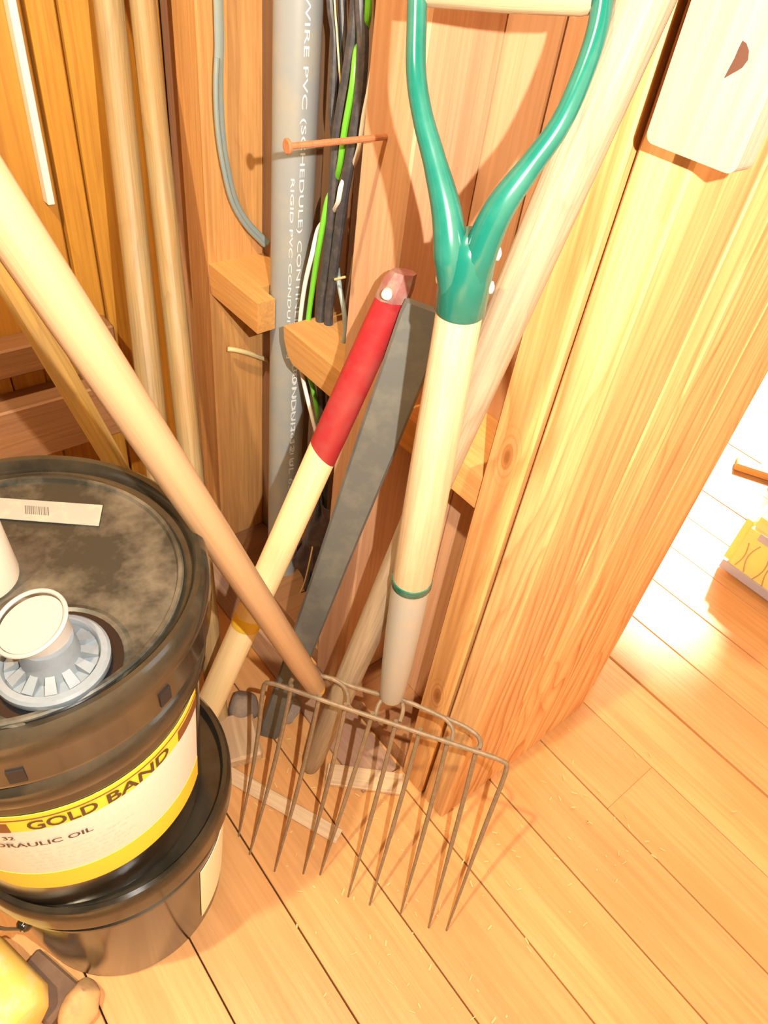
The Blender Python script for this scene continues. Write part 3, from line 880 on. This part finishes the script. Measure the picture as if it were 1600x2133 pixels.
# pour spout
S0 = Vector((0.0460, 0.3690, 0.6455))
wl_ = MB().lathe([(0.0500, 0.0008), (0.0535, 0.0022), (0.0560, 0.0010), (0.058, 0.0)], S0, 48, close=True)
MB().lathe([(0.050, 0.0003), (0.050, 0.0012), (0.0, 0.0012), (0.0, 0.0003)], S0, 48, close=True).build('spout_well', OILY, lid)
wl_.build('well_rim', LIDM, lid)
sp = MB().lathe([(0.0405, 0.0010), (0.0415, 0.003), (0.0415, 0.0085), (0.0395, 0.0105), (0.0350, 0.0112), (0.0340, 0.0098), (0.0330, 0.0060), (0.0225, 0.0058), (0.0215, 0.010), (0.0205, 0.022), (0.0190, 0.032), (0.0, 0.032), (0.0, 0.0010)], S0, 64, close=True).build('spout', SPOUTG, up, label='white plastic pour spout with pull cap')
for k in range(12):
    an = 2 * math.pi * k / 12 + 0.15
    rad = Vector((math.cos(an), math.sin(an), 0)); tan = Vector((-math.sin(an), math.cos(an), 0))
    a_, b_ = S0 + rad * 0.0200, S0 + rad * 0.0325
    z0, z1, z2 = Vector((0, 0, 0.0055)), Vector((0, 0, 0.0105)), Vector((0, 0, 0.015))
    MB().ring_skin([[a_ + tan * -0.003 + z0, a_ + tan * 0.003 + z0, a_ + tan * 0.003 + z2, a_ + tan * -0.003 + z2],
                    [b_ + tan * -0.0042 + z0, b_ + tan * 0.0042 + z0, b_ + tan * 0.0042 + z1 * 0.8, b_ + tan * -0.0042 + z1 * 0.8]]).build('rib', SPOUTG, sp, smooth=False)
# tilted cap on the flexible neck
CM = Matrix.Translation(S0 + Vector((-0.0005, 0.006, 0.030))) @ Matrix.Rotation(math.radians(-4), 4, 'X') @ Matrix.Rotation(math.radians(-16), 4, 'Y')
MB().lathe([(0.0195, -0.008), (0.0215, 0.002), (0.0232, 0.010), (0.0242, 0.0145), (0.0240, 0.0160), (0.0215, 0.0160), (0.0, 0.0152), (0.0, -0.008)], (0, 0, 0), 48, close=True).build('cap', SPOUTW, sp, matrix=CM)
rg = []
for k in range(49):
    an = 2 * math.pi * k / 48
    rg.append((0.0262 * math.cos(an), 0.0262 * math.sin(an), 0.0160 + 0.0016 * (1 + math.sin(an + 0.4))))
MB().tube(rg, 0.0017, seg=8, cap=False).build('pull_ring', SPOUTW, sp, matrix=CM)

# wrap-around label
RA, RBt = 0.1305, 0.1390
Z0, Z1 = 0.352, 0.524


def lab_r(z):
    return 0.1300 + (0.1398 - 0.1300) * (z - 0.335) / (0.548 - 0.335)


def lpatch(name, ph0, ph1, za, zb, mat, off, parent, edge=None, n=40):
    return cone_patch(UC, ph0, ph1, za, zb, lab_r(za) + off, lab_r(zb) + off, n=n, edge=edge).build(name, mat, parent)


lab = lpatch('label', -150, -42, 0.362, 0.524, LABW, 0.0001, up, edge=lambda u: (0.352 + 0.030 * max(0, 1 - u / 0.14) ** 2, 0.524))
lab['label'] = 'white label with yellow bands'
lpatch('top_band', -150, -42, 0.494, 0.5245, LABY, 0.0004, lab)
lpatch('bottom_band', -150, -42, 0.352, 0.388, LABY, 0.0004, lab, edge=lambda u: (0.352 + 0.030 * max(0, 1 - u / 0.14) ** 2, 0.392 + 0.02 * max(0, 1 - u / 0.10) ** 2))
lpatch('brown_panel', -150, -123.5, 0.4945, 0.512, LABB, 0.0010, lab, n=12)
lpatch('brown_panel', -59.0, -42, 0.4945, 0.512, LABB, 0.0010, lab, n=10)
lpatch('thin_line', -150, -42, 0.5165, 0.5178, LABB, 0.0010, lab)


def wrap_label(s, ph0, ph1, z, h, mat, bold=0.0):
    wdt = math.radians(ph1 - ph0) * lab_r(z)
    vs, fs = text_shape(s, wdt, h, bold)
    out = []
    for x, y in vs:
        r = lab_r(z + y) + 0.0018
        ph = math.radians(ph0) + x / lab_r(z)
        out.append((UC[0] + r * math.cos(ph), UC[1] + r * math.sin(ph), z + y))
    raw('lettering', out, fs, mat, lab)


wrap_label('GOLD', -117.5, -94.8, 0.4965, 0.0175, INK, 0.022)
wrap_label('BAND', -91.5, -65.2, 0.4965, 0.0175, INK, 0.022)
wrap_label('32', -127.5, -123.5, 0.4790, 0.0070, INKK, 0.015)
wrap_label('HYDRAULIC OIL', -139.0, -98.8, 0.4620, 0.0090, INKK, 0.015)
for r_ in range(6):
    wrap_label('NIL ' * (10 + r_ % 2) if False else '- -- --- -- ---- - --- --', -128 + r_, -84 - 3 * (r_ % 3), 0.4490 - r_ * 0.0085, 0.0011, PALEINK)

# cream bottle standing on the lid at the frame's edge
bt = thing('cream_bottle', 'cream plastic bottle standing on the upper pail lid', 'bottle', (0.027, 0.481, 0.6460))
BCp = (0.027, 0.481, 0.6460)
MB().lathe([(0.028, 0.0), (0.031, 0.002), (0.0315, 0.006), (0.0290, 0.055), (0.0265, 0.085), (0.016, 0.102), (0.0125, 0.106), (0.0125, 0.118), (0.0, 0.118)], BCp, 40).build('body', BOTTLE, bt)
MB().lathe([(0.0145, 0.116), (0.0145, 0.134), (0.012, 0.136), (0.0, 0.136)], BCp, 32).build('cap', BOTTLE, bt)

# ------------------------------------------------------------------ hanging board, top right
hb = thing('hanging_board', 'pale weathered board with a teardrop hole hanging on the post', 'board', (0.46, 0.243, 1.006))


def rrect(y0, y1, z0, z1, r, n=5):
    pts = []
    for cy_, cz_, a0 in ((y1 - r, z0 + r, -90), (y1 - r, z1 - r, 0), (y0 + r, z1 - r, 90), (y0 + r, z0 + r, 180)):
        for k in range(n + 1):
            an = math.radians(a0 + 90 * k / n)
            pts.append((cy_ + r * math.cos(an), cz_ + r * math.sin(an)))
    return pts


MB().prism(rrect(0.2085, 0.2735, 1.005, 1.42, 0.006), 0, 0.448, 0.466).build('board', PALE, hb, smooth=False)
tz = 1.0545
tear = [(0.2290, 1.0560), (0.2275, 1.0600), (0.2290, 1.0640), (0.2320, 1.0668), (0.2345, 1.0675), (0.2350, 1.0640), (0.2352, 1.0590), (0.2362, 1.0530), (0.2368, 1.0490), (0.2340, 1.0515), (0.2310, 1.0540)]
MB().prism(tear, 0, 0.4474, 0.4482).build('teardrop_hole', HOLE, hb, smooth=False, label='dark teardrop-shaped hole')
MB().tube([(0.466, 0.241, 1.30), (0.4885, 0.272, 1.30)], 0.004, seg=8).build('hanger_peg', NAILM, hb)

# ------------------------------------------------------------------ yellow sack beyond the post
bg = thing('yellow_sack', 'yellow sack with leaf outlines lying in the sunlit area', 'sack', (1.53, 0.15, 0.0))
bm = bmesh.new()
bmesh.ops.create_cube(bm, size=1.0)
for q in bm.verts:
    q.co = Vector((1.535 + q.co.x * 0.27, 0.13 + q.co.y * 0.38, 0.082 + q.co.z * 0.164))
bmesh.ops.bevel(bm, geom=bm.edges[:], offset=0.022, segments=3, affect='EDGES')
MB().bm(bm).build('body', BAGY, bg)
MB().box((1.3970, -0.03, 0.010), (1.4005, 0.312, 0.032), bev=0.0008).build('stripe', BAGB, bg, smooth=False)
MB().box((1.3980, 0.05, 0.125), (1.4010, 0.275, 0.144), bev=0.0008).build('stripe', BAGB, bg, smooth=False)
for (cy_, cz_, hgt, bend) in ((0.262, 0.075, 0.040, 0.010), (0.240, 0.075, 0.045, -0.010), (0.215, 0.072, 0.040, 0.008), (0.285, 0.072, 0.034, -0.006)):
    MB().tube([(1.3990, cy_ + bend * math.sin(math.pi * k / 8), cz_ - hgt + 2 * hgt * k / 8) for k in range(9)], 0.0012, seg=6).build('leaf_outline', BAGL, bg)
for i, (p, rz) in enumerate((((1.8166, 0.4556, 0.0000), 0.5), ((1.7752, 0.3576, 0.0000), -0.9))):
    mm = Matrix.Translation(p) @ Matrix.Rotation(rz, 4, 'Z')
    tag(MB().box((-0.02, -0.055, 0.0), (0.02, 0.055, 0.022), bev=0.003).build('wood_offcut', BLOCK, smooth=False, matrix=mm), ('small wood offcut on the sunlit floor, nearer the post', 'small wood offcut on the sunlit floor, nearer the sack')[i], 'offcut')

# ------------------------------------------------------------------ odds and ends on the floor
def lump(name, label, cat, c, s, mat, seed, rz=0.0, sub=3, amt=0.16):
    rnd = random.Random(seed)
    bm = bmesh.new()
    bmesh.ops.create_icosphere(bm, subdivisions=sub, radius=1.0)
    ph = [(Vector((rnd.uniform(-1, 1), rnd.uniform(-1, 1), rnd.uniform(-1, 1))).normalized(), rnd.uniform(0.55, 0.9)) for _ in range(12)]
    for q in bm.verts:
        p = q.co.copy()
        for n, dd in ph:
            e = p.dot(n) - dd
            if e > 0:
                p -= n * e * 0.85
        p.z = max(p.z, -0.6)
        q.co = Vector((p.x * s[0], p.y * s[1], (p.z + 0.6) * s[2]))
    return tag(MB().bm(bm).build(name, mat, matrix=Matrix.Translation(c) @ Matrix.Rotation(rz, 4, 'Z')), label, cat)


# yellow log, lower left corner
lg = thing('yellow_log', 'blotchy yellow log end at the lower left beside the lower pail', 'log', (-0.13, 0.36, 0.0))
A = Vector((-0.155, 0.47, 0.052)); Bv = Vector((-0.115, 0.348, 0.052))
M, L = axis_matrix(A, Bv, (0, 0, 1))
profile_pole([(0, 0.044), (0.004, 0.049), (0.03, 0.052), (L - 0.016, 0.050), (L - 0.002, 0.040), (L, 0.036)], 14).build('trunk', LOGM, lg, matrix=M)
tag(MB().box((-0.026, -0.040, 0.0), (0.026, 0.040, 0.020), bev=0.003).build('wood_offcut', DARKWOOD, smooth=False, matrix=Matrix.Translation((-0.080, 0.392, 0)) @ Matrix.Rotation(math.radians(20), 4, 'Z')), 'dark brown wood offcut between yellow log and lower pail', 'offcut')
lump('stone', 'rounded tan stone in front of the lower pail', 'stone', (-0.050, 0.346, 0.0), (0.036, 0.024, 0.024), STONE, 3, 0.6)
lump('stone', 'grey stone at the foot of the red-ended handle', 'stone', (0.335, 0.598, 0.0), (0.032, 0.030, 0.030), DARKSTONE, 5, 0.3)
lump('stone', 'dark stone at the foot of the grey bar', 'stone', (0.395, 0.555, 0.0), (0.030, 0.026, 0.026), DARKSTONE, 9, 0.8)
mm = Matrix.Translation((0.295, 0.565, 0)) @ Matrix.Rotation(math.radians(-18), 4, 'Z')
tag(MB().box((-0.035, -0.055, 0.0), (0.035, 0.030, 0.026), bev=0.004).build('wood_offcut', LATH, smooth=False, matrix=mm), 'brown wood offcut behind the left fork tines', 'offcut')
for lab_, p0, p1, wd, th in (('pale flat lath on the floor under the fork, against the post', (0.3815, 0.4212, 0.0000), (0.4726, 0.3345, 0.0000), 0.036, 0.009),
                             ('long grey lath on the floor under the left fork tines', (0.2510, 0.5184, 0.0000), (0.3389, 0.3276, 0.0000), 0.024, 0.006)):
    A, Bv = Vector(p0), Vector(p1)
    an = math.atan2(Bv.y - A.y, Bv.x - A.x) - math.pi / 2
    L = (Bv - A).length
    mm = Matrix.Translation(A) @ Matrix.Rotation(an, 4, 'Z')
    tag(MB().box((-wd / 2, 0, 0.0), (wd / 2, L, th), bev=0.0015).build('floor_lath', LATH, smooth=False, matrix=mm), lab_, 'lath')

tag(MB().box((0.412, 0.362, 0.0), (0.4865, 0.935, 0.006), bev=0.001).build('floor_board', wood('dirty_board', (0.38, 0.23, 0.15), (0.22, 0.12, 0.07), axis=1, s=0.9, ring=0.3, stain=(0.28, 0.18, 0.13)), smooth=False), 'dirty brown board lying on the floor along the stud wall', 'board')

# chaff and grit strewn about
mb = MB()
rnd = random.Random(4)
for k in range(260):
    if k < 190:
        x, y = rnd.uniform(0.20, 0.75), rnd.uniform(0.0, 0.55)
    else:
        x, y = rnd.uniform(-0.1, 1.0), rnd.uniform(-0.1, 0.6)
    if (x - PC[0]) ** 2 + (y - PC[1]) ** 2 < 0.03 or (x > 0.48 and y > 0.25):
        continue
    an = rnd.uniform(0, 6.28)
    l, wd = rnd.uniform(0.001, 0.005), rnd.uniform(0.0004, 0.0012)
    dx, dy = math.cos(an), math.sin(an)
    ring = lambda t: [Vector((x + dx * t - dy * s * wd, y + dy * t + dx * s * wd, zz)) for s, zz in ((-1, 0.0002), (1, 0.0002), (1, 0.0012), (-1, 0.0012))]
    mb.ring_skin([ring(-l), ring(l)])
o = mb.build('floor_chaff', STRAW, smooth=False)
tag(o, 'scattered straw chaff and grit on the plank floor', 'chaff')
o['kind'] = 'stuff'
